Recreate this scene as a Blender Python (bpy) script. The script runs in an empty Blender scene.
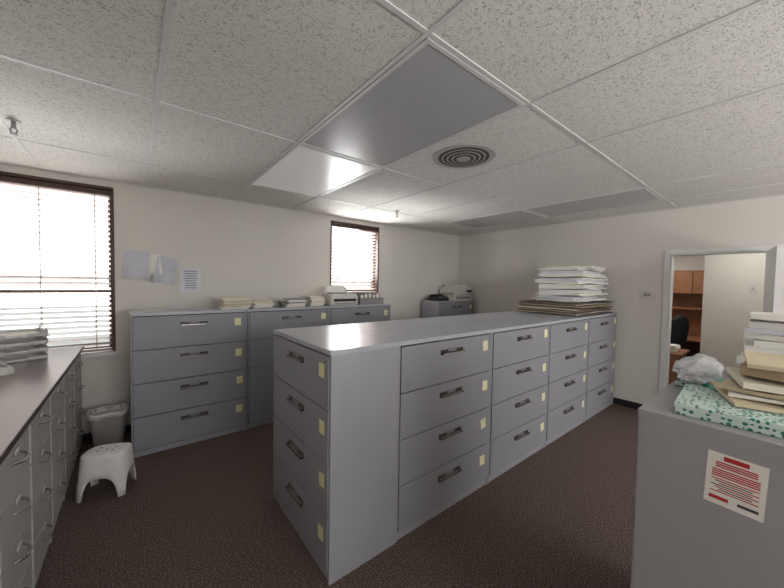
import bpy, bmesh, math, random
from mathutils import Vector, Matrix, noise
random.seed(7)
scene = bpy.context.scene
scene.view_settings.view_transform = 'Standard'
scene.view_settings.exposure = 0.18
CEIL = 2.77
BY = 4.60      # back wall
RX = 5.55      # right wall
LX = -1.40     # left wall
FY = -3.2      # wall behind camera

# ---------------------------------------------------------------- materials
def lin(c):
    return tuple(((v/255.0)/12.92 if v/255.0 <= 0.04045 else ((v/255.0+0.055)/1.055)**2.4) for v in c)
def mat(name, rgb, rough=0.6, metal=0.0, var=0.04, nscale=8.0, bump=0.0, bscale=200.0, spec=0.5):
    m = bpy.data.materials.new(name); m.use_nodes = True
    nt = m.node_tree; b = nt.nodes['Principled BSDF']
    c = lin(rgb)
    tc = nt.nodes.new('ShaderNodeTexCoord')
    n = nt.nodes.new('ShaderNodeTexNoise'); n.inputs['Scale'].default_value = nscale; n.inputs['Detail'].default_value = 3
    nt.links.new(tc.outputs['Object'], n.inputs['Vector'])
    r = nt.nodes.new('ShaderNodeValToRGB')
    r.color_ramp.elements[0].position = 0.3; r.color_ramp.elements[1].position = 0.7
    r.color_ramp.elements[0].color = tuple(max(0, v*(1-var)) for v in c)+(1,)
    r.color_ramp.elements[1].color = tuple(min(1, v*(1+var)) for v in c)+(1,)
    nt.links.new(n.outputs['Fac'], r.inputs['Fac'])
    nt.links.new(r.outputs['Color'], b.inputs['Base Color'])
    b.inputs['Roughness'].default_value = rough
    b.inputs['Metallic'].default_value = metal
    b.inputs['Specular IOR Level'].default_value = spec
    if bump > 0:
        n2 = nt.nodes.new('ShaderNodeTexNoise'); n2.inputs['Scale'].default_value = bscale
        nt.links.new(tc.outputs['Object'], n2.inputs['Vector'])
        bp = nt.nodes.new('ShaderNodeBump'); bp.inputs['Strength'].default_value = bump; bp.inputs['Distance'].default_value = 0.004
        nt.links.new(n2.outputs['Fac'], bp.inputs['Height']); nt.links.new(bp.outputs['Normal'], b.inputs['Normal'])
    return m

M_wall = mat('wall_paint', (221,217,210), 0.75, var=0.015, nscale=2, bump=0.15, bscale=150)
M_trim = mat('trim_white', (226,225,223), 0.45, var=0.01)
M_base = mat('baseboard_black', (32,30,32), 0.5)
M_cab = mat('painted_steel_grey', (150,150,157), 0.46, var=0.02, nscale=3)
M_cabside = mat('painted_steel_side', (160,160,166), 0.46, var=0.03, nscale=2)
M_cabtop = mat('painted_steel_top_sheen', (182,185,194), 0.26, var=0.03, nscale=3)  # window reflection put into the colour: paler and bluer than the fronts
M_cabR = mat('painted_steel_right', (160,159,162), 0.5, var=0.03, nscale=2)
M_gap = mat('shadow_gap', (60,60,64), 0.7)
M_handle = mat('handle_recess_dark', (70,66,62), 0.35, metal=0.3)
M_chrome = mat('handle_chrome', (190,188,185), 0.25, metal=1.0)
M_label = mat('label_paper', (238,235,190), 0.8)
M_paper = mat('paper_white', (236,234,228), 0.8, var=0.02)
M_paper2 = mat('paper_cream', (226,220,202), 0.8, var=0.03)
M_manila = mat('manila_folder', (210,195,165), 0.75, var=0.05)
M_tan = mat('tan_folder', (176,156,128), 0.75, var=0.05)
M_brownp = mat('old_drawing_edges', (104,92,82), 0.85, var=0.2, nscale=40)
M_counter = mat('laminate_countertop', (112,103,100), 0.28, var=0.12, nscale=60, spec=0.6)
M_counteredge = mat('countertop_edge', (62,50,44), 0.4)
M_cabL = mat('beige_steel', (176,174,172), 0.5, var=0.02)
M_brown = mat('window_frame_bronze', (70,46,36), 0.45, var=0.1)
M_slat = mat('blind_slat', (166,155,148), 0.5, var=0.03)
M_plastic = mat('white_plastic', (235,233,232), 0.35, var=0.01)
M_device = mat('office_machine_beige', (214,211,204), 0.45, var=0.01)
M_tray = mat('letter_tray_plastic', (196,196,197), 0.4, var=0.01)
M_devgrey = mat('office_machine_grey', (140,140,142), 0.45)
M_black = mat('black_plastic', (28,28,30), 0.45)
M_fabric = mat('black_fabric', (26,28,34), 0.9, bump=0.4, bscale=400)
M_bin = mat('bin_grey', (158,154,152), 0.5)
M_bag = mat('bin_liner', (208,206,204), 0.3)
M_wood = mat('wood_laminate', (152,104,74), 0.4, var=0.15, nscale=6)
M_wooddark = mat('wood_dark', (90,56,38), 0.4, var=0.15, nscale=6)
M_grid = mat('ceiling_tbar', (214,214,213), 0.5, var=0.01)
M_diff = mat('diffuser_dark', (62,62,64), 0.6)
M_diffl = mat('diffuser_metal', (180,178,176), 0.5)
M_red = mat('print_red', (190,40,45), 0.6)
M_ink = mat('print_black', (70,70,74), 0.7)
M_blueink = mat('print_grey', (130,132,140), 0.7)
M_ground = mat('outside_ground', (120,122,118), 0.9, var=0.25, nscale=0.3)
M_lav = mat('pale_grey_sheet', (222,222,230), 0.8)
M_pin = mat('pinned_sheet', (206,207,216), 0.8)

def carpet_mat():
    m = bpy.data.materials.new('carpet_brown'); m.use_nodes = True
    nt = m.node_tree; b = nt.nodes['Principled BSDF']; b.inputs['Roughness'].default_value = 0.95
    b.inputs['Specular IOR Level'].default_value = 0.15
    tc = nt.nodes.new('ShaderNodeTexCoord')
    n = nt.nodes.new('ShaderNodeTexNoise'); n.inputs['Scale'].default_value = 110; n.inputs['Detail'].default_value = 4; n.inputs['Roughness'].default_value=0.75
    nt.links.new(tc.outputs['Object'], n.inputs['Vector'])
    r = nt.nodes.new('ShaderNodeValToRGB')
    r.color_ramp.elements[0].position = 0.36; r.color_ramp.elements[0].color = lin((58,48,45))+(1,)
    r.color_ramp.elements[1].position = 0.66; r.color_ramp.elements[1].color = lin((162,145,137))+(1,)
    e = r.color_ramp.elements.new(0.52); e.color = lin((98,85,80))+(1,)
    nt.links.new(n.outputs['Fac'], r.inputs['Fac']); nt.links.new(r.outputs['Color'], b.inputs['Base Color'])
    bp = nt.nodes.new('ShaderNodeBump'); bp.inputs['Strength'].default_value = 0.6; bp.inputs['Distance'].default_value = 0.006
    nt.links.new(n.outputs['Fac'], bp.inputs['Height']); nt.links.new(bp.outputs['Normal'], b.inputs['Normal'])
    return m
M_carpet = carpet_mat()

def tile_mat():
    m = bpy.data.materials.new('acoustic_tile'); m.use_nodes = True
    nt = m.node_tree; b = nt.nodes['Principled BSDF']; b.inputs['Roughness'].default_value = 0.9
    b.inputs['Specular IOR Level'].default_value = 0.2
    tc = nt.nodes.new('ShaderNodeTexCoord')
    mp = nt.nodes.new('ShaderNodeMapping'); mp.inputs['Scale'].default_value = (1.0, 1.4, 1.0)
    nt.links.new(tc.outputs['Object'], mp.inputs['Vector'])
    n = nt.nodes.new('ShaderNodeTexNoise'); n.inputs['Scale'].default_value = 62; n.inputs['Detail'].default_value = 2.5
    n.inputs['Distortion'].default_value = 1.8
    nt.links.new(mp.outputs['Vector'], n.inputs['Vector'])
    r = nt.nodes.new('ShaderNodeValToRGB')
    r.color_ramp.elements[0].position = 0.36; r.color_ramp.elements[0].color = lin((176,174,171))+(1,)
    r.color_ramp.elements[1].position = 0.47; r.color_ramp.elements[1].color = lin((231,229,224))+(1,)
    nt.links.new(n.outputs['Fac'], r.inputs['Fac']); nt.links.new(r.outputs['Color'], b.inputs['Base Color'])
    bp = nt.nodes.new('ShaderNodeBump'); bp.inputs['Strength'].default_value = 0.35; bp.inputs['Distance'].default_value = 0.006
    nt.links.new(r.outputs['Color'], bp.inputs['Height']); nt.links.new(bp.outputs['Normal'], b.inputs['Normal'])
    return m
M_tile = tile_mat()

def panel_mat(name, rgb, rough, emit):
    m = mat(name, rgb, rough, var=0.01, spec=0.6)
    b = m.node_tree.nodes['Principled BSDF']
    b.inputs['Emission Color'].default_value = (1,0.98,0.95,1); b.inputs['Emission Strength'].default_value = emit
    return m
M_panel = panel_mat('acrylic_lens', (182,182,186), 0.22, 0.0)
M_panel_glare = panel_mat('acrylic_lens_glare', (215,215,214), 0.28, 0.10)  # lens is off; window glare put in as paler colour and emission

def green_mat():
    m = bpy.data.materials.new('green_printed_card'); m.use_nodes = True
    nt = m.node_tree; b = nt.nodes['Principled BSDF']; b.inputs['Roughness'].default_value = 0.6
    tc = nt.nodes.new('ShaderNodeTexCoord')
    v = nt.nodes.new('ShaderNodeTexVoronoi'); v.inputs['Scale'].default_value = 70; v.inputs['Randomness'].default_value = 0.5
    nt.links.new(tc.outputs['Object'], v.inputs['Vector'])
    r = nt.nodes.new('ShaderNodeValToRGB'); r.color_ramp.interpolation='CONSTANT'
    r.color_ramp.elements[0].color = lin((50,128,108))+(1,)
    r.color_ramp.elements[1].position = 0.40; r.color_ramp.elements[1].color = lin((206,224,217))+(1,)
    nt.links.new(v.outputs['Distance'], r.inputs['Fac']); nt.links.new(r.outputs['Color'], b.inputs['Base Color'])
    return m
M_green = green_mat()
M_green2 = mat('green_card_plain', (40,130,105), 0.6)

def glass_mat():
    m = bpy.data.materials.new('window_glass'); m.use_nodes = True
    nt = m.node_tree; nt.nodes.clear()
    o = nt.nodes.new('ShaderNodeOutputMaterial'); t = nt.nodes.new('ShaderNodeBsdfTransparent'); g = nt.nodes.new('ShaderNodeBsdfGlossy')
    g.inputs['Roughness'].default_value = 0.02
    x = nt.nodes.new('ShaderNodeMixShader'); x.inputs[0].default_value = 0.05
    nt.links.new(t.outputs[0], x.inputs[1]); nt.links.new(g.outputs[0], x.inputs[2]); nt.links.new(x.outputs[0], o.inputs[0])
    return m
M_glass = glass_mat()
def poly_mat():
    m = mat('clear_plastic_bag', (225,226,228), 0.2, var=0.03, nscale=30)
    b = m.node_tree.nodes['Principled BSDF']; b.inputs['Alpha'].default_value = 0.65
    return m
M_poly = poly_mat()

# ---------------------------------------------------------------- mesh builder
class MB:
    def __init__(self, name):
        self.name = name; self.bm = bmesh.new(); self.mats = []
    def mi(self, m):
        if m not in self.mats: self.mats.append(m)
        return self.mats.index(m)
    def box(self, a, b, m, M=None):
        x0,y0,z0 = a; x1,y1,z1 = b
        co = [(x0,y0,z0),(x1,y0,z0),(x1,y1,z0),(x0,y1,z0),(x0,y0,z1),(x1,y0,z1),(x1,y1,z1),(x0,y1,z1)]
        vs = [self.bm.verts.new((M @ Vector(c)) if M else c) for c in co]
        k = self.mi(m)
        for f in ((3,2,1,0),(4,5,6,7),(0,1,5,4),(1,2,6,5),(2,3,7,6),(3,0,4,7)):
            self.bm.faces.new([vs[i] for i in f]).material_index = k
    def cyl(self, p0, p1, r, m, seg=16, r2=None):
        p0 = Vector(p0); p1 = Vector(p1); d = p1-p0
        if r2 is None: r2 = r
        q = d.to_track_quat('Z','Y').to_matrix()
        A=[];B=[]
        for i in range(seg):
            t = 2*math.pi*i/seg; v = Vector((math.cos(t),math.sin(t),0))
            A.append(self.bm.verts.new(p0+q@(v*r))); B.append(self.bm.verts.new(p1+q@(v*r2)))
        k = self.mi(m)
        for i in range(seg):
            j=(i+1)%seg
            f=self.bm.faces.new((A[i],A[j],B[j],B[i])); f.material_index=k; f.smooth=True
        self.bm.faces.new(A[::-1]).material_index=k; self.bm.faces.new(B).material_index=k
    def tube(self, pts, r, m, seg=10):
        for a,b in zip(pts[:-1],pts[1:]): self.cyl(a,b,r,m,seg)
    def loft(self, rings, m, close_bottom=True, close_top=True, smooth=True):
        R=[[self.bm.verts.new(p) for p in ring] for ring in rings]; k=self.mi(m)
        n=len(R[0])
        for a,b in zip(R[:-1],R[1:]):
            for i in range(n):
                j=(i+1)%n
                f=self.bm.faces.new((a[i],a[j],b[j],b[i])); f.material_index=k; f.smooth=smooth
        if close_bottom: self.bm.faces.new(R[0][::-1]).material_index=k
        if close_top: self.bm.faces.new(R[-1]).material_index=k
    def sheet(self, cx, cy, z, w, d, t, rot, m, curl=0.0, n=6, seed=0, M=None):
        k=self.mi(m); top=[];bot=[]
        c,s=math.cos(rot),math.sin(rot)
        for i in range(n+1):
            for j in range(n+1):
                u=(i/n-0.5)*w; v=(j/n-0.5)*d
                e=max(abs(i/n-0.5),abs(j/n-0.5))*2
                dz=max(0,curl*(e**3)*(0.5+noise.noise(Vector((u*3+seed*7.3,v*3,seed)))*1.2))
                x=cx+u*c-v*s; y=cy+u*s+v*c
                p=Vector((x,y,z+dz)); q=Vector((x,y,z+dz+t))
                if M: p=M@p; q=M@q
                bot.append(self.bm.verts.new(p)); top.append(self.bm.verts.new(q))
        def I(i,j): return i*(n+1)+j
        for i in range(n):
            for j in range(n):
                self.bm.faces.new((top[I(i,j)],top[I(i+1,j)],top[I(i+1,j+1)],top[I(i,j+1)])).material_index=k
                self.bm.faces.new((bot[I(i,j+1)],bot[I(i+1,j+1)],bot[I(i+1,j)],bot[I(i,j)])).material_index=k
        for i in range(n):
            for (a,b,fl) in ((I(i,0),I(i+1,0),0),(I(i,n),I(i+1,n),1),(I(0,i),I(0,i+1),1),(I(n,i),I(n,i+1),0)):
                f=(bot[a],bot[b],top[b],top[a]) if not fl else (bot[b],bot[a],top[a],top[b])
                self.bm.faces.new(f).material_index=k
    def done(self, loc=(0,0,0), rotz=0, bevel=0.0, seg=2, rot=None):
        bmesh.ops.recalc_face_normals(self.bm, faces=self.bm.faces[:])
        me=bpy.data.meshes.new(self.name); self.bm.to_mesh(me); self.bm.free()
        for m in self.mats: me.materials.append(m)
        o=bpy.data.objects.new(self.name, me); scene.collection.objects.link(o)
        o.location=loc; o.rotation_euler = rot if rot else (0,0,rotz)
        if bevel>0:
            b=o.modifiers.new('bevel','BEVEL'); b.width=bevel; b.segments=seg; b.limit_method='ANGLE'; b.angle_limit=math.radians(50)
            b.harden_normals=False
        return o
def superring(cx,cy,z,a,b,p=4,n=40):
    out=[]
    for i in range(n):
        t=2*math.pi*i/n; c,s=math.cos(t),math.sin(t)
        out.append((cx+a*math.copysign(abs(c)**(2/p),c), cy+b*math.copysign(abs(s)**(2/p),s), z))
    return out

# ---------------------------------------------------------------- room shell
W1=(-1.28,-0.17,0.93,2.70)
W2=(2.42,3.37,0.93,2.70)
b=MB('wall_back')
T=0.22
b.box((LX-T,BY,0),(W1[0],BY+T,CEIL),M_wall)
b.box((W1[0],BY,0),(W1[1],BY+T,W1[2]),M_wall); b.box((W1[0],BY,W1[3]),(W1[1],BY+T,CEIL),M_wall)
b.box((W1[1],BY,0),(W2[0],BY+T,CEIL),M_wall)
b.box((W2[0],BY,0),(W2[1],BY+T,W2[2]),M_wall); b.box((W2[0],BY,W2[3]),(W2[1],BY+T,CEIL),M_wall)
b.box((W2[1],BY,0),(RX+0.14,BY+T,CEIL),M_wall)
b.done()
DY0,DY1,DZ=0.17,1.03,2.17
b=MB('wall_right')
b.box((RX,FY,0),(RX+0.14,DY0,CEIL),M_wall); b.box((RX,DY0,DZ),(RX+0.14,DY1,CEIL),M_wall); b.box((RX,DY1,0),(RX+0.14,BY,CEIL),M_wall)
b.done()
b=MB('wall_left'); b.box((LX-T,FY,0),(LX,BY,CEIL),M_wall); b.done()
b=MB('wall_front')
b.box((LX-T,FY-T,0),(0.2,FY,CEIL),M_wall); b.box((0.2,FY-T,0),(4.2,FY,0.9),M_wall); b.box((0.2,FY-T,2.65),(4.2,FY,CEIL),M_wall); b.box((4.2,FY-T,0),(RX+0.14,FY,CEIL),M_wall)
b.done()
b=MB('added_fill_window')  # unseen window, added to let fill light in from behind
for x in (0.2,1.5,2.85,4.14): b.box((x,FY-0.14,0.9),(x+0.06,FY-0.08,2.65),M_brown)
b.box((0.26,FY-0.14,0.9),(4.14,FY-0.08,0.96),M_brown); b.box((0.26,FY-0.14,2.59),(4.14,FY-0.08,2.65),M_brown)
b.box((0.26,FY-0.115,0.96),(4.14,FY-0.11,2.59),M_glass)
b.done()
b=MB('floor'); b.box((LX-T,FY-T,-0.1),(9.2,BY+T,0),M_carpet); b.done()
b=MB('ceiling'); b.box((LX-T,FY-T,CEIL),(RX+0.14,BY+T,CEIL+0.1),M_tile); b.done()
XS=[-1.49,-0.69,0.11,0.95,1.76]
x=1.76
while x<RX-0.8: x+=0.79; XS.append(x)
YS=[-3.05,-1.70,-0.36,0.98,2.36,3.70]
b=MB('ceiling_grid')
for x in XS:
    if x>LX: b.box((x-0.011,FY,CEIL-0.006),(x+0.011,BY,CEIL),M_grid)
for y in YS: b.box((LX,y-0.011,CEIL-0.0055),(RX,y+0.011,CEIL),M_grid)
b.box((LX,BY-0.022,CEIL-0.007),(RX,BY,CEIL),M_grid); b.box((RX-0.022,FY,CEIL-0.007),(RX,BY,CEIL),M_grid)
b.box((LX,FY,CEIL-0.007),(LX+0.022,BY,CEIL),M_grid)
b.done()
b=MB('baseboard_back'); b.box((LX,BY-0.012,0),(RX,BY,0.09),M_base); b.done(bevel=0.003)
b=MB('baseboard_right'); b.box((RX-0.012,DY1+0.07,0),(RX,BY-0.012,0.09),M_base); b.box((RX-0.012,FY,0),(RX,DY0-0.07,0.09),M_base); b.done(bevel=0.003)

def window(name, W):
    x0,x1,z0,z1=W
    b=MB(name)
    y0=BY+0.10; y1=BY+0.16; f=0.055
    b.box((x0,y0,z0),(x0+f,y1,z1),M_brown); b.box((x1-f,y0,z0),(x1,y1,z1),M_brown)
    b.box((x0+f,y0,z0),(x1-f,y1,z0+f),M_brown); b.box((x0+f,y0,z1-f),(x1-f,y1,z1),M_brown)
    zm=(z0+z1)/2-0.25
    b.box((x0+f,y0,zm),(x1-f,y1,zm+0.04),M_brown)
    b.box((x0+f,y0+0.03,z0+f),(x1-f,y0+0.035,z1-f),M_glass)
    b.box((x0,BY-0.008,z0),(x0+0.022,y0,z1),M_brown); b.box((x1-0.022,BY-0.008,z0),(x1,y0,z1),M_brown)
    b.box((x0+0.022,BY-0.008,z1-0.03),(x1-0.022,y0,z1),M_brown)
    b.box((x0-0.03,BY-0.045,z0-0.03),(x1+0.03,y0,z0+0.004),M_trim)
    b.done(bevel=0.002)
def blind(W):
    x0,x1,z0,z1=W
    b=MB('venetian_blind')
    xa,xb=x0+0.035,x1-0.035; yc=BY+0.05
    b.box((xa-0.01,yc-0.035,z1-0.085),(xb+0.01,yc+0.035,z1-0.035),M_brown)
    z=z1-0.11
    while z>z0+0.06:
        M=Matrix.Translation((0,yc,z))@Matrix.Rotation(math.radians(-32),4,'X')
        b.box((xa,-0.025,-0.0015),(xb,0.025,0.0015),M_slat,M)
        z-=0.054
    b.box((xa,yc-0.024,z0+0.02),(xb,yc+0.024,z0+0.04),M_slat)
    n=3
    for i in range(n):
        x=xa+0.12+(xb-xa-0.24)*i/(n-1)
        b.box((x-0.003,yc-0.028,z0+0.03),(x+0.003,yc-0.026,z1-0.09),M_slat); b.box((x-0.003,yc+0.026,z0+0.03),(x+0.003,yc+0.028,z1-0.09),M_slat)
    b.cyl((xa+0.06,yc-0.038,z1-0.1),(xa+0.06,yc-0.038,z1-1.0),0.004,M_slat,8)
    b.done()
window('window_1',W1); window('window_2',W2); blind(W1); blind(W2)

b=MB('door_frame')
c=0.06
b.box((RX-0.018,DY0-c,0),(RX,DY0,DZ+c),M_trim); b.box((RX-0.018,DY1,0),(RX,DY1+c,DZ+c),M_trim); b.box((RX-0.018,DY0,DZ),(RX,DY1,DZ+c),M_trim)
b.box((RX,DY0,0),(RX+0.14,DY0+0.015,DZ),M_trim); b.box((RX,DY1-0.015,0),(RX+0.14,DY1,DZ),M_trim); b.box((RX,DY0+0.015,DZ-0.015),(RX+0.14,DY1-0.015,DZ),M_trim)
b.done(bevel=0.003)
b=MB('door_1')
b.box((0,-0.04,0.01),(0.83,0,DZ-0.02),M_trim)
for s in (-1,1):
    y=-0.02+s*0.02
    b.cyl((0.76,y,1.0),(0.76,y+s*0.05,1.0),0.011,M_chrome); b.cyl((0.76,y,1.0),(0.76,y+s*0.008,1.0),0.03,M_chrome)
    b.cyl((0.77,y+s*0.05,1.0),(0.65,y+s*0.05,1.0),0.009,M_chrome)
for z in (0.25,1.05,1.85): b.cyl((0,0.004,z-0.045),(0,0.004,z+0.045),0.007,M_chrome)
b.done(loc=(RX-0.03,DY0-0.005,0),rotz=math.radians(180+6.5),bevel=0.002)

# ---------------------------------------------------------------- filing cabinets
def file_cabinet(loc, rotz, w, d, h, n=4, style='recess', side=None, top=None, front=None, labels=True):
    side=side or M_cabside; top=top or M_cabtop; front=front or M_cab
    b=MB('filing_cabinet')
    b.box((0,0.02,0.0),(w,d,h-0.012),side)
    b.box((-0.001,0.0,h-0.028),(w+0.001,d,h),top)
    b.box((0.0,0.004,0),(0.014,0.02,h-0.028),side); b.box((w-0.014,0.004,0),(w,0.02,h-0.028),side)
    b.box((0.014,0.012,0),(w-0.014,0.02,0.055),side)
    b.box((0.014,0.017,0.055),(w-0.014,0.0199,h-0.028),M_gap)
    z0=0.062; z1=h-0.034; dh=(z1-z0)/n
    for i in range(n):
        a=z0+i*dh+0.004; t=z0+(i+1)*dh-0.004
        b.box((0.018,-0.004,a),(w-0.018,0.016,t),front)
        cx=w/2; hz=a+(t-a)*0.72
        if style=='recess':
            b.box((cx-0.125,-0.0065,hz-0.006),(cx+0.125,-0.004,hz+0.022),M_handle)
            b.box((cx-0.045,-0.009,hz+0.004),(cx+0.045,-0.0065,hz+0.020),M_devgrey)
            b.box((cx-0.125,-0.026,hz-0.012),(cx+0.125,-0.019,hz-0.002),M_chrome)
            b.box((cx-0.125,-0.026,hz-0.012),(cx-0.115,-0.004,hz-0.002),M_handle); b.box((cx+0.115,-0.026,hz-0.012),(cx+0.125,-0.004,hz-0.002),M_handle)
            b.cyl((w-0.05,-0.004,t-0.03),(w-0.05,-0.009,t-0.03),0.008,M_chrome,10) if i==n-1 else None
        else:
            pts=[]
            for k in range(9):
                u=-1+2*k/8; pts.append((cx+u*0.07,-0.004-0.035*(1-u**4),hz-0.008*(1-u*u)))
            b.tube(pts,0.006,M_chrome,8)
            b.box((cx-0.04,-0.007,hz+0.02),(cx+0.04,-0.004,hz+0.045),M_chrome); b.box((cx-0.035,-0.0078,hz+0.023),(cx+0.035,-0.007,hz+0.042),M_paper)
        if labels:
            j=random.uniform(-0.012,0.012); up=0.03 if i==n-1 else 0.0
            M=Matrix.Translation((w-0.09+j,-0.0048,a+(t-a)*0.64+j+up))@Matrix.Rotation(random.uniform(-0.12,0.12),4,'Y')
            b.box((-0.033,-0.0006,-0.041),(0.033,0.0006,0.041),M_label,M)
    return b.done(loc=loc,rotz=rotz,bevel=0.0025)

HC=1.352
RY=1.59; EX=0.845; EW=0.945; ED=0.495
file_cabinet((EX,RY+EW,0),-math.pi/2,EW,ED,HC)
x=EX+ED+0.004; UW=1.038
for i in range(4):
    file_cabinet((x,RY,0),0,UW-0.004,0.468,HC)
    file_cabinet((x+UW-0.004,RY+EW,0),math.pi,UW-0.004,0.468,HC)
    x+=UW
HB=1.40
for i in range(3):
    file_cabinet((-0.04+i*1.05,3.90,0),0,1.042,0.46,HB)
file_cabinet((4.38,4.08,0),0,1.03,0.46,HB,top=M_cabtop)
file_cabinet((1.32+1.06,0.31,0),math.pi,1.06,0.47,1.33,side=M_cabR,top=M_cabR)
file_cabinet((1.32+1.06,-0.17,0),math.pi,1.06,0.47,1.33,side=M_cabR,top=M_cabR)
HR=1.33

y=0.92
while y<4.4:
    file_cabinet((-0.44,y,0),math.pi/2,0.51,0.60,1.0,4,'pull',side=M_cabL,top=M_cabL,front=M_cabL,labels=False); y+=0.515
b=MB('countertop')
b.box((LX+0.005,0.9,1.002),(-0.415,BY-0.05,1.030),M_counteredge); b.box((LX+0.006,0.902,1.030),(-0.417,BY-0.051,1.034),M_counter)
b.done(bevel=0.001)

b=MB('letter_tray_stack')
for k in range(4):
    z=0.002+k*0.066; o=0.012*k
    b.box((0,0-o,z),(0.36,0.26-o,z+0.006),M_tray); b.box((0,0-o,z),(0.006,0.26-o,z+0.045),M_tray); b.box((0.354,0-o,z),(0.36,0.26-o,z+0.045),M_tray)
    b.box((0,0.254-o,z),(0.36,0.26-o,z+0.045),M_tray); b.box((0,-o,z),(0.12,0.006-o,z+0.03),M_tray); b.box((0.24,-o,z),(0.36,0.006-o,z+0.03),M_tray)
    b.box((0.03,0.02-o,z+0.006),(0.32,0.24-o,z+0.006+0.008+0.004*k),M_paper)
    for xx in (0.001,0.347):
        b.box((xx,0.02-o,z+0.045),(xx+0.012,0.04-o,z+0.068),M_tray); b.box((xx,0.22-o,z+0.045),(xx+0.012,0.24-o,z+0.068),M_tray)
b.done(loc=(-0.93,3.86,1.034),rotz=0.35,bevel=0.002)
b=MB('desk_calculator')
b.loft([superring(0,0,z,a,bb,6,32) for z,a,bb in ((0,0.10,0.13),(0.03,0.10,0.13),(0.05,0.09,0.12))],M_device)
for i in range(4):
    for j in range(5): b.box((-0.07+i*0.036,-0.10+j*0.03,0.05),(-0.045+i*0.036,-0.08+j*0.03,0.058),M_devgrey)
b.box((-0.07,0.06,0.05),(0.07,0.1,0.065),M_black); b.cyl((-0.04,0.115,0.075),(0.04,0.115,0.075),0.026,M_paper)
b.done(loc=(-0.82,3.55,1.034),rotz=0.5,bevel=0.002)

# ---------------------------------------------------------------- step stool
b=MB('step_stool')
n=64
def sr(t,a,bb,p=3.2):
    c,s=math.cos(t),math.sin(t)
    return a*math.copysign(abs(c)**(2/p),c), bb*math.copysign(abs(s)**(2/p),s)
H0=0.34
def stool_ring(f,inset=0.0):
    out=[]
    for i in range(n):
        t=2*math.pi*i/n
        cc=abs(math.cos(2*t)); arch=0.17*max(0,(cc-0.42)/0.58)**0.5
        z=(H0-0.02)*(1-f)+arch*f
        k=(H0-z)/H0
        a=0.150+0.030*k-inset; bb=0.118+0.028*k-inset
        x,y=sr(t,a,bb); out.append((x,y,z))
    return out
outer=[stool_ring(f) for f in (0,0.25,0.5,0.75,1.0)]
inner=[stool_ring(f,0.012) for f in (1.0,0.75,0.5,0.25,0)]
topr=[]
for (a,bb,z) in ((0.02,0.015,H0+0.004),(0.07,0.05,H0+0.004),(0.11,0.08,H0+0.002),(0.134,0.102,H0-0.002),(0.148,0.116,H0-0.009)):
    topr.append([(sr(2*math.pi*i/n,a,bb)[0],sr(2*math.pi*i/n,a,bb)[1],z) for i in range(n)])
b.loft(topr+outer+inner,M_plastic,True,True)
for (px,py) in ((0,0),(0.05,0.03),(-0.05,0.03),(0.05,-0.03),(-0.05,-0.03)):
    b.cyl((px,py,H0+0.002),(px,py,H0+0.006),0.009,M_devgrey,12)
b.done(loc=(-0.19,3.44,0),rotz=math.radians(-20))

b=MB('waste_bin')
s_=0.87
R=[superring(0,0,z,(0.125+0.05*z/0.38)*s_,(0.095+0.04*z/0.38)*s_,4,40) for z in (0,0.1,0.2,0.3,0.38)]
R.append(superring(0,0,0.385,0.182*s_,0.142*s_,4,40)); R.append(superring(0,0,0.385,0.168*s_,0.128*s_,4,40))
R+= [superring(0,0,z,(0.118+0.05*z/0.38)*s_,(0.088+0.04*z/0.38)*s_,4,40) for z in (0.3,0.15,0.01)]
b.loft(R,M_bin)
lr=[]
for z,a,bb in ((0.34,0.179,0.139),(0.36,0.184,0.144),(0.392,0.186,0.146),(0.394,0.172,0.130),(0.33,0.158,0.116),(0.15,0.13,0.1)):
    ring=superring(0,0,z,a*s_,bb*s_,4,40); ring=[(x+0.004*math.sin(i*2.7+z*40),y+0.004*math.cos(i*1.9),zz+0.005*math.sin(i*1.3)) for i,(x,y,zz) in enumerate(ring)]
    lr.append(ring)
b.loft(lr,M_bag,False,True)
b.done(loc=(-0.222,4.32,0),rotz=0.05)

# ---------------------------------------------------------------- wall papers
def wallsheet(name,x0,x1,z0,z1,m,tilt=0,lines=0,curl=0.0):
    b=MB(name); w=x1-x0;h=z1-z0; k=b.mi(m); nn=6
    M=Matrix.Translation(((x0+x1)/2,BY-0.004,(z0+z1)/2))@Matrix.Rotation(tilt,4,'Y')
    g=[[b.bm.verts.new(M@Vector((-w/2+w*i/nn,-curl*(1-j/nn)**2*(abs(i/nn-0.5)*2)**2-0.0005,-h/2+h*j/nn))) for j in range(nn+1)] for i in range(nn+1)]
    g2=[[b.bm.verts.new(v.co+Vector((0,0.001,0))) for v in r] for r in g]
    for i in range(nn):
        for j in range(nn):
            b.bm.faces.new((g[i][j],g[i+1][j],g[i+1][j+1],g[i][j+1])).material_index=k
            b.bm.faces.new((g2[i][j+1],g2[i+1][j+1],g2[i+1][j],g2[i][j])).material_index=k
    for i in range(lines):
        z=h/2-0.05-(h-0.08)*i/lines; ww=w*random.uniform(0.25,0.4)
        b.box((-ww,-0.003,z-0.005),(ww,-0.0015,z+0.005),M_blueink,M)
    o=b.done()
wallsheet('pinned_paper',-0.10,0.13,1.74,2.04,M_pin,0.03,0,0.07)
wallsheet('pinned_paper',0.11,0.24,1.78,2.01,M_paper,-0.15,0,0.05)
wallsheet('pinned_paper',0.18,0.38,1.68,1.99,M_pin,0.2,0,0.08)
wallsheet('posted_notice',0.42,0.64,1.57,1.88,M_lav,0.0,8)
b=MB('wall_outlet'); b.box((-0.035,-0.006,-0.057),(0.035,0,0.057),M_trim)
for z in (-0.022,0.022): b.box((-0.016,-0.008,z-0.014),(0.016,-0.006,z+0.014),M_device)
b.done(loc=(-0.09,BY,0.45),bevel=0.001)

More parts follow.
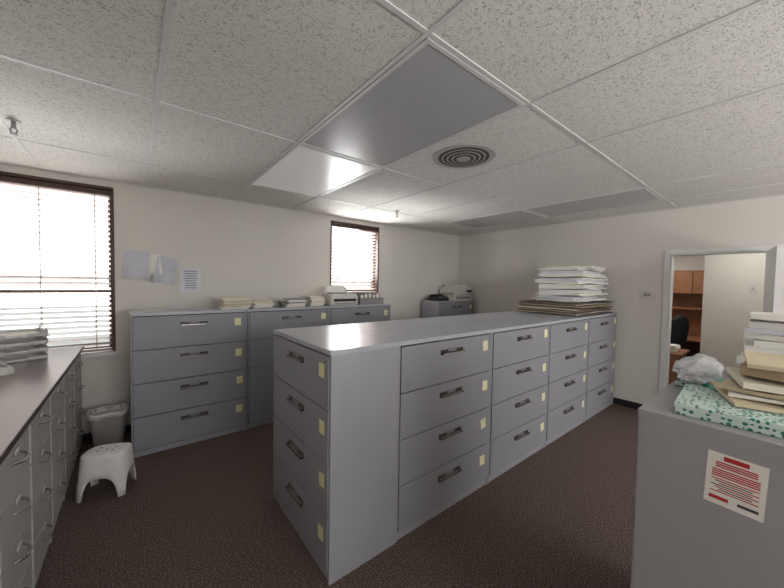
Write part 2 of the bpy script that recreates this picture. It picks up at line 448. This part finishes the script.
# ---------------------------------------------------------------- things on back cabinets
def stack(name,cx,cy,z,w,d,n,tmin,tmax,mats,jit=0.02,rj=0.1,curl=0.0,rot=0):
    b=MB(name); zz=0.001
    for i in range(n):
        t=random.uniform(tmin,tmax)
        b.sheet(random.uniform(-jit,jit),random.uniform(-jit,jit),zz,w*random.uniform(0.93,1.03),d*random.uniform(0.93,1.03),t,rot+random.uniform(-rj,rj),random.choice(mats),curl,5,i)
        zz+=t+0.0006
    return b.done(loc=(cx,cy,z))
stack('paper_pile',0.93,4.12,HB,0.30,0.24,8,0.010,0.022,[M_paper,M_paper2,M_manila],0.03,0.2)
stack('paper_pile',1.22,4.12,HB,0.24,0.22,5,0.009,0.018,[M_paper,M_paper2],0.02,0.2)
stack('paper_pile',1.64,4.12,HB,0.24,0.26,7,0.009,0.018,[M_paper,M_devgrey,M_paper2],0.02,0.15)
stack('paper_pile',1.93,4.14,HB,0.20,0.26,8,0.009,0.020,[M_paper,M_paper2],0.015,0.08)
b=MB('stapler')
b.box((-0.08,-0.018,0),(0.08,0.018,0.012),M_black)
b.box((-0.08,-0.014,0.012),(-0.05,0.014,0.045),M_black)
M=Matrix.Translation((-0.075,0,0.03))@Matrix.Rotation(math.radians(-7),4,'Y'); b.box((0,-0.016,0),(0.155,0.016,0.022),M_black,M)
b.done(loc=(1.44,4.08,HB),rotz=1.4,bevel=0.003)
b=MB('desktop_printer')
b.loft([superring(0,0,z,a,bb,7,40) for z,a,bb in ((0,0.225,0.165),(0.02,0.235,0.175),(0.12,0.235,0.175),(0.165,0.215,0.155))],M_device)
b.box((-0.16,-0.21,0.03),(0.16,-0.15,0.042),M_devgrey); b.box((-0.14,-0.20,0.042),(0.14,-0.14,0.052),M_paper)
b.box((-0.18,-0.178,0.055),(0.18,-0.168,0.095),M_black)
b.box((-0.19,-0.13,0.165),(0.19,0.02,0.18),M_devgrey)
M=Matrix.Translation((0,0.09,0.15))@Matrix.Rotation(math.radians(-22),4,'X')
b.box((-0.19,-0.006,0),(0.19,0.006,0.11),M_device,M); b.box((-0.15,-0.016,0.02),(0.15,-0.006,0.13),M_paper,M)
for i in range(5): b.box((0.06+i*0.025,-0.12,0.18),(0.078+i*0.025,-0.10,0.186),M_black)
b.done(loc=(2.33,4.14,HB),bevel=0.003)
b=MB('file_box')
for i in range(6):
    b.box((i*0.072,0,0),(i*0.072+0.004,0.25,0.17-0.01*(i%2)),M_devgrey); b.box((i*0.072+0.01,0.01,0.0),(i*0.072+0.06,0.24,0.14+0.01*(i%3)),M_paper2 if i%2 else M_paper)
b.box((-0.01,-0.004,0),(0.43,0.0,0.10),M_devgrey); b.box((-0.01,0.25,0),(0.43,0.254,0.18),M_devgrey); b.box((-0.01,0,0),(0.43,0.25,0.004),M_devgrey)
b.done(loc=(2.62,4.02,HB),bevel=0.001)
b=MB('desktop_copier')
b.box((0,0,0),(0.5,0.40,0.22),M_device); b.box((-0.01,-0.01,0.225),(0.51,0.40,0.26),M_device); b.box((0.06,0.06,0.26),(0.44,0.34,0.31),M_device)
b.box((0.03,-0.006,0.03),(0.47,0,0.08),M_devgrey); b.box((0.05,-0.04,0.11),(0.45,0,0.12),M_devgrey); b.box((0.36,-0.02,0.16),(0.49,0,0.21),M_black)
b.box((-0.08,0.05,0.14),(0,0.35,0.15),M_devgrey)
b.done(loc=(4.89,4.13,HB),bevel=0.006)
b=MB('typewriter_machine')
b.loft([superring(0,0,z,a,bb,6,32) for z,a,bb in ((0,0.17,0.15),(0.05,0.17,0.15),(0.09,0.15,0.10))],M_black)
b.cyl((-0.17,0.05,0.10),(0.17,0.05,0.10),0.02,M_black); b.box((-0.12,-0.14,0.05),(0.12,-0.05,0.065),M_devgrey)
b.done(loc=(4.6,4.3,HB),bevel=0.002)

# ---------------------------------------------------------------- drawings stack on the row
b=MB('drawing_stack')
zz=0.001
for i in range(13):
    t=random.uniform(0.007,0.012)
    b.sheet(random.uniform(-0.03,0.03),random.uniform(-0.03,0.03),zz,1.24*random.uniform(0.9,1.02),0.80*random.uniform(0.92,1.0),t,random.uniform(-0.04,0.04),[M_brownp,M_paper2,M_brownp,M_brownp,M_tan][i%5],0.008,6,i)
    zz+=t+0.002
for i in range(17):
    t=random.uniform(0.018,0.042); ws=0.80-0.014*i+0.14*random.random()
    b.sheet(0.04+random.uniform(-0.04,0.04)+0.011*i,random.uniform(-0.05,0.03),zz,ws,0.62*random.uniform(0.88,1.04),t,random.uniform(-0.13,0.13),[M_paper,M_paper,M_lav,M_paper][i%4],0.022 if i%3==0 else 0.004,7,i+20)
    zz+=t+0.0015
b.done(loc=(4.84,2.04,HC))

# ---------------------------------------------------------------- pile on right cabinet
b=MB('green_stationery_box')
b.box((0,0,0),(0.30,0.44,0.035),M_green); b.box((-0.003,-0.003,0.022),(0.303,0.443,0.037),M_green)
b.done(loc=(1.39,-0.215,HR+0.001),rotz=0.06,bevel=0.002)
b=MB('green_envelope_pack')
b.box((0,0,0),(0.24,0.10,0.03),M_green2); b.box((-0.001,0.02,0.005),(0.241,0.101,0.025),M_green); b.done(loc=(1.74,0.19,HR+0.001),rotz=-0.05,bevel=0.002)
b=MB('folder_pile'); zz=0.0
for i,(m,t,w,d,cx,cy,r) in enumerate([(M_manila,0.012,0.24,0.30,0,0,0.35),(M_paper,0.01,0.22,0.28,0.01,-0.01,0.1),(M_manila,0.012,0.26,0.30,0.02,-0.02,-0.2),(M_paper2,0.02,0.23,0.30,0.03,-0.03,0.25),(M_tan,0.035,0.24,0.30,0.05,-0.06,-0.08),(M_manila,0.012,0.25,0.31,0.05,-0.06,0.1)]):
    b.sheet(cx,cy,zz,w,d,t,r,m,0.012,6,i); zz+=t+0.005
b.done(loc=(1.62,0.0,HR+0.04))
b=MB('crumpled_plastic_bag')
bm2=b.bm; k=b.mi(M_poly)
r=bmesh.ops.create_icosphere(bm2,subdivisions=5,radius=1.0)
for v in r['verts']:
    p=v.co.copy(); d=1+0.25*noise.noise(p*1.8)+0.16*abs(noise.noise(p*5.0))+0.04*noise.noise(p*11)
    v.co=Vector((p.x*0.17*d,p.y*0.066*d,max(0,0.036+p.z*0.048*d)))
for f in bm2.faces: f.smooth=True
b.done(loc=(1.84,0.235,HR+0.034))
stack('paper_ream_pile',2.18,-0.055,HR,0.28,0.36,11,0.018,0.034,[M_paper,M_lav,M_paper],0.02,0.10,0.01)

b=MB('sticker_notice')
b.box((-0.001,0,0),(0,0.118,0.152),M_paper)
def ln(y0,y1,z,m,t=0.0022): b.box((-0.0016,y0,z-t),(-0.001,y1,z+t),m)
ln(0.035,0.085,0.139,M_red,0.0065)
for i in range(3): ln(0.018,0.100,0.125-i*0.0062,M_red,0.0019)
for i in range(4): ln(0.012,0.106,0.103-i*0.006,M_red,0.0018)
for i in range(7): ln(0.012+0.012*(i%2),0.106-0.008*(i%3),0.076-i*0.0062,M_ink if i%2 else M_red,0.0014)
ln(0.068,0.108,0.02,M_red,0.005); ln(0.01,0.05,0.02,M_ink,0.004)
b.done(loc=(1.3198,0.025,1.107),rot=(math.radians(2),0,0))

# ---------------------------------------------------------------- ceiling fixtures
def troffer(x0,x1,y0,y1,m):
    b=MB('ceiling_light_panel'); z=CEIL
    f=0.022
    b.box((x0,y0,z-0.008),(x1,y0+f,z),M_grid); b.box((x0,y1-f,z-0.008),(x1,y1,z),M_grid)
    b.box((x0,y0+f,z-0.008),(x0+f,y1-f,z),M_grid); b.box((x1-f,y0+f,z-0.008),(x1,y1-f,z),M_grid)
    b.box((x0+f,y0+f,z-0.004),(x1-f,y1-f,z),m)
    b.done(bevel=0.001)
troffer(0.965,1.745,0.995,2.345,M_panel); troffer(0.965,1.745,2.375,3.685,M_panel_glare)
troffer(4.145,4.915,0.995,2.345,M_panel); troffer(4.145,4.915,2.375,3.685,M_panel)
b=MB('air_diffuser')
b.cyl((0,0,-0.006),(0,0,0),0.25,M_diffl,48)
for k,rr in enumerate((0.195,0.155,0.115,0.075)):
    b.cyl((0,0,-0.008-0.003*k),(0,0,-0.005-0.003*k),rr+0.008,M_diff,48)
    b.cyl((0,0,-0.0095-0.003*k),(0,0,-0.008-0.003*k),rr-0.018,M_diffl,48)
b.done(loc=(2.10,1.72,CEIL))
def sprinkler(x,y):
    b=MB('fire_sprinkler'); b.cyl((0,0,-0.008),(0,0,0),0.035,M_diffl,24); b.cyl((0,0,-0.05),(0,0,-0.008),0.012,M_devgrey,12)
    for s in (-1,1): b.tube([(0,0,-0.045),(s*0.015,0,-0.055),(s*0.015,0,-0.075),(0,0,-0.088)],0.004,M_devgrey,8)
    b.cyl((0,0,-0.092),(0,0,-0.088),0.02,M_devgrey,20); b.done(loc=(x,y,CEIL))
sprinkler(-0.62,3.28); sprinkler(2.95,3.6)
b=MB('thermostat'); b.box((-0.022,-0.085,-0.05),(0,0.085,0.05),M_device); b.box((-0.024,-0.03,-0.01),(-0.022,0.05,0.03),M_devgrey); b.done(loc=(RX,1.25,1.62),bevel=0.004)

# ---------------------------------------------------------------- adjoining office
OC=2.60
b=MB('wall_office_far'); b.box((9.0,-1.2,0),(9.1,3.2,OC),M_wall); b.done()
b=MB('wall_office_partition'); b.box((6.95,-1.2,0),(7.05,0.88,OC),M_wall); b.done()
b=MB('wall_office_side'); b.box((RX+0.14,3.1,0),(9.0,3.2,OC),M_wall); b.done()
b=MB('wall_office_side'); b.box((RX+0.14,-1.3,0),(9.1,-1.2,OC),M_wall); b.done()
b=MB('ceiling_office'); b.box((RX+0.14,-1.3,OC),(9.1,3.2,OC+0.08),M_tile); b.done()
b=MB('light_switch'); b.box((-0.006,-0.035,-0.057),(0,0.035,0.057),M_device); b.box((-0.010,-0.006,-0.014),(-0.006,0.006,0.014),M_devgrey); b.done(loc=(6.95,0.36,1.74),bevel=0.001)
b=MB('desk_hutch')
X0=8.2
b.box((X0,0.7,0.72),(X0+0.76,2.3,0.75),M_wood); b.box((X0+0.02,0.7,0),(X0+0.76,0.73,0.72),M_wooddark); b.box((X0+0.02,2.27,0),(X0+0.76,2.3,0.72),M_wooddark); b.box((X0+0.7,0.73,0.1),(X0+0.73,2.27,0.72),M_wooddark)
b.box((X0+0.42,0.7,0.75),(X0+0.76,0.73,2.05),M_wood); b.box((X0+0.42,2.27,0.75),(X0+0.76,2.3,2.05),M_wood)
b.box((X0+0.42,0.7,2.05),(X0+0.78,2.3,2.08),M_wood); b.box((X0+0.74,0.73,0.75),(X0+0.76,2.27,2.05),M_wood)
b.box((X0+0.42,0.73,1.30),(X0+0.74,2.27,1.33),M_wood)
for k in range(3): b.box((X0+0.40,0.735+k*0.515,1.62),(X0+0.42,1.24+k*0.515,2.04),M_wood)
for k in range(5): b.box((X0+0.5,0.8+k*0.05,1.33),(X0+0.7,0.84+k*0.05,1.50+0.02*(k%3)),[M_tan,M_devgrey,M_paper,M_manila][k%4])
b.done(bevel=0.002)
b=MB('writing_desk')
b.box((0,0,0.73),(0.6,1.1,0.76),M_wood); b.box((0.03,0.03,0),(0.06,1.07,0.73),M_wood); b.box((0.06,0.03,0),(0.57,0.06,0.73),M_wooddark); b.box((0.06,1.04,0),(0.57,1.07,0.73),M_wooddark)
b.done(loc=(6.2,0.98,0),bevel=0.003)
stack('paper_pile',6.45,1.20,0.76,0.22,0.3,4,0.01,0.03,[M_paper,M_paper2],0.02,0.1)
b=MB('office_chair')
for k in range(5):
    t=2*math.pi*k/5+0.3; p=(0.30*math.cos(t),0.30*math.sin(t),0.07)
    b.cyl((0,0,0.10),p,0.026,M_black,10,0.016); b.cyl((p[0],p[1]-0.02,0.03),(p[0],p[1]+0.02,0.03),0.03,M_black,14)
b.cyl((0,0,0.08),(0,0,0.44),0.028,M_black)
b.loft([superring(0,0,z,a,bb,4,32) for z,a,bb in ((0.43,0.2,0.2),(0.46,0.25,0.25),(0.51,0.25,0.25),(0.535,0.22,0.22))],M_fabric)
rg=[]
for i in range(11):
    f=i/10; z=0.56+f*0.70; w=0.21*(max(0.05,1-abs(2*f-1)**3))**0.5; xx=0.25+0.12*f
    rg.append([(xx+px*0.2,py,z) for (px,py,_) in superring(0,0,0,0.22,w,3,28)])
b.loft(rg,M_fabric)
b.tube([(0,0,0.42),(0.24,0,0.45),(0.30,0,0.65)],0.02,M_black)
for s in (-1,1): b.tube([(0.1,s*0.24,0.48),(0.1,s*0.29,0.66),(-0.1,s*0.29,0.68)],0.018,M_black); b.box((-0.14,s*0.29-0.035,0.68),(0.14,s*0.29+0.035,0.71),M_black)
b.done(loc=(7.35,1.48,0),rotz=math.radians(240))

b=MB('exterior_ground'); b.box((-40,8,-3.6),(60,80,-3.5),M_ground); b.box((-40,-60,-3.6),(60,-5.5,-3.5),M_ground); b.done()

# ---------------------------------------------------------------- light
w=bpy.data.worlds.new('World'); scene.world=w; w.use_nodes=True
bg=w.node_tree.nodes['Background']; bg.inputs['Color'].default_value=(0.97,0.985,1,1); bg.inputs['Strength'].default_value=2.6
def area(name,loc,rot,sx,sy,e,col=(1,1,1)):
    l=bpy.data.lights.new(name,'AREA'); l.shape='RECTANGLE'; l.size=sx; l.size_y=sy; l.energy=e; l.color=col
    o=bpy.data.objects.new(name,l); o.location=loc; o.rotation_euler=rot; scene.collection.objects.link(o); return o
D=math.radians
for nm,W in (('left',W1),('right',W2)):
    xc=(W[0]+W[1])/2
    area('daylight_sky_'+nm,(xc,BY+1.3,3.75),(-D(52),0,0),1.8,1.3,340,(0.98,0.99,1))
    area('fill_uplight_'+nm,(xc,BY+1.3,-0.25),(-D(90+52),0,0),1.8,1.2,420,(1,0.99,0.98))  # added lamp below the sill, aimed up to brighten the ceiling
area('glare_lamp_window_right',(2.95,BY+0.5,2.15),(-D(90),0,0),0.6,0.7,45,(1,1,1))  # added lamp, puts the window glare on the ceiling lens
area('fill_lamp_behind',(2.2,FY-0.35,1.75),(D(90),0,0),3.9,1.7,85,(1,0.99,0.98))  # added fill lamp outside the added rear window
area('fill_uplight_behind',(2.2,FY-1.2,0.1),(D(90+42),0,0),4.0,1.4,740,(1,0.985,0.96))  # added fill lamp behind the camera, aimed up to lift the ceiling
area('office_fill_lamp',(7.6,1.6,OC-0.02),(0,0,0),1.2,0.6,17,(1,0.97,0.92))  # added unseen lamp to brighten the office, no fixture
area('office_fill_lamp',(6.3,0.2,OC-0.02),(0,0,0),0.6,1.0,10,(1,0.97,0.92))  # second added lamp, lifts the office partition wall

# ---------------------------------------------------------------- camera
cam=bpy.data.cameras.new('Camera'); co=bpy.data.objects.new('Camera',cam); scene.collection.objects.link(co)
cam.sensor_fit='HORIZONTAL'; cam.sensor_width=36; cam.lens=36*321/784; cam.clip_start=0.05
R=Matrix.Rotation(math.radians(-38.7),4,'Z')@Matrix.Rotation(math.radians(90-2.1),4,'X')@Matrix.Rotation(math.radians(1.0),4,'Z')
co.matrix_world=Matrix.Translation((0,0,1.74))@R
scene.camera=co
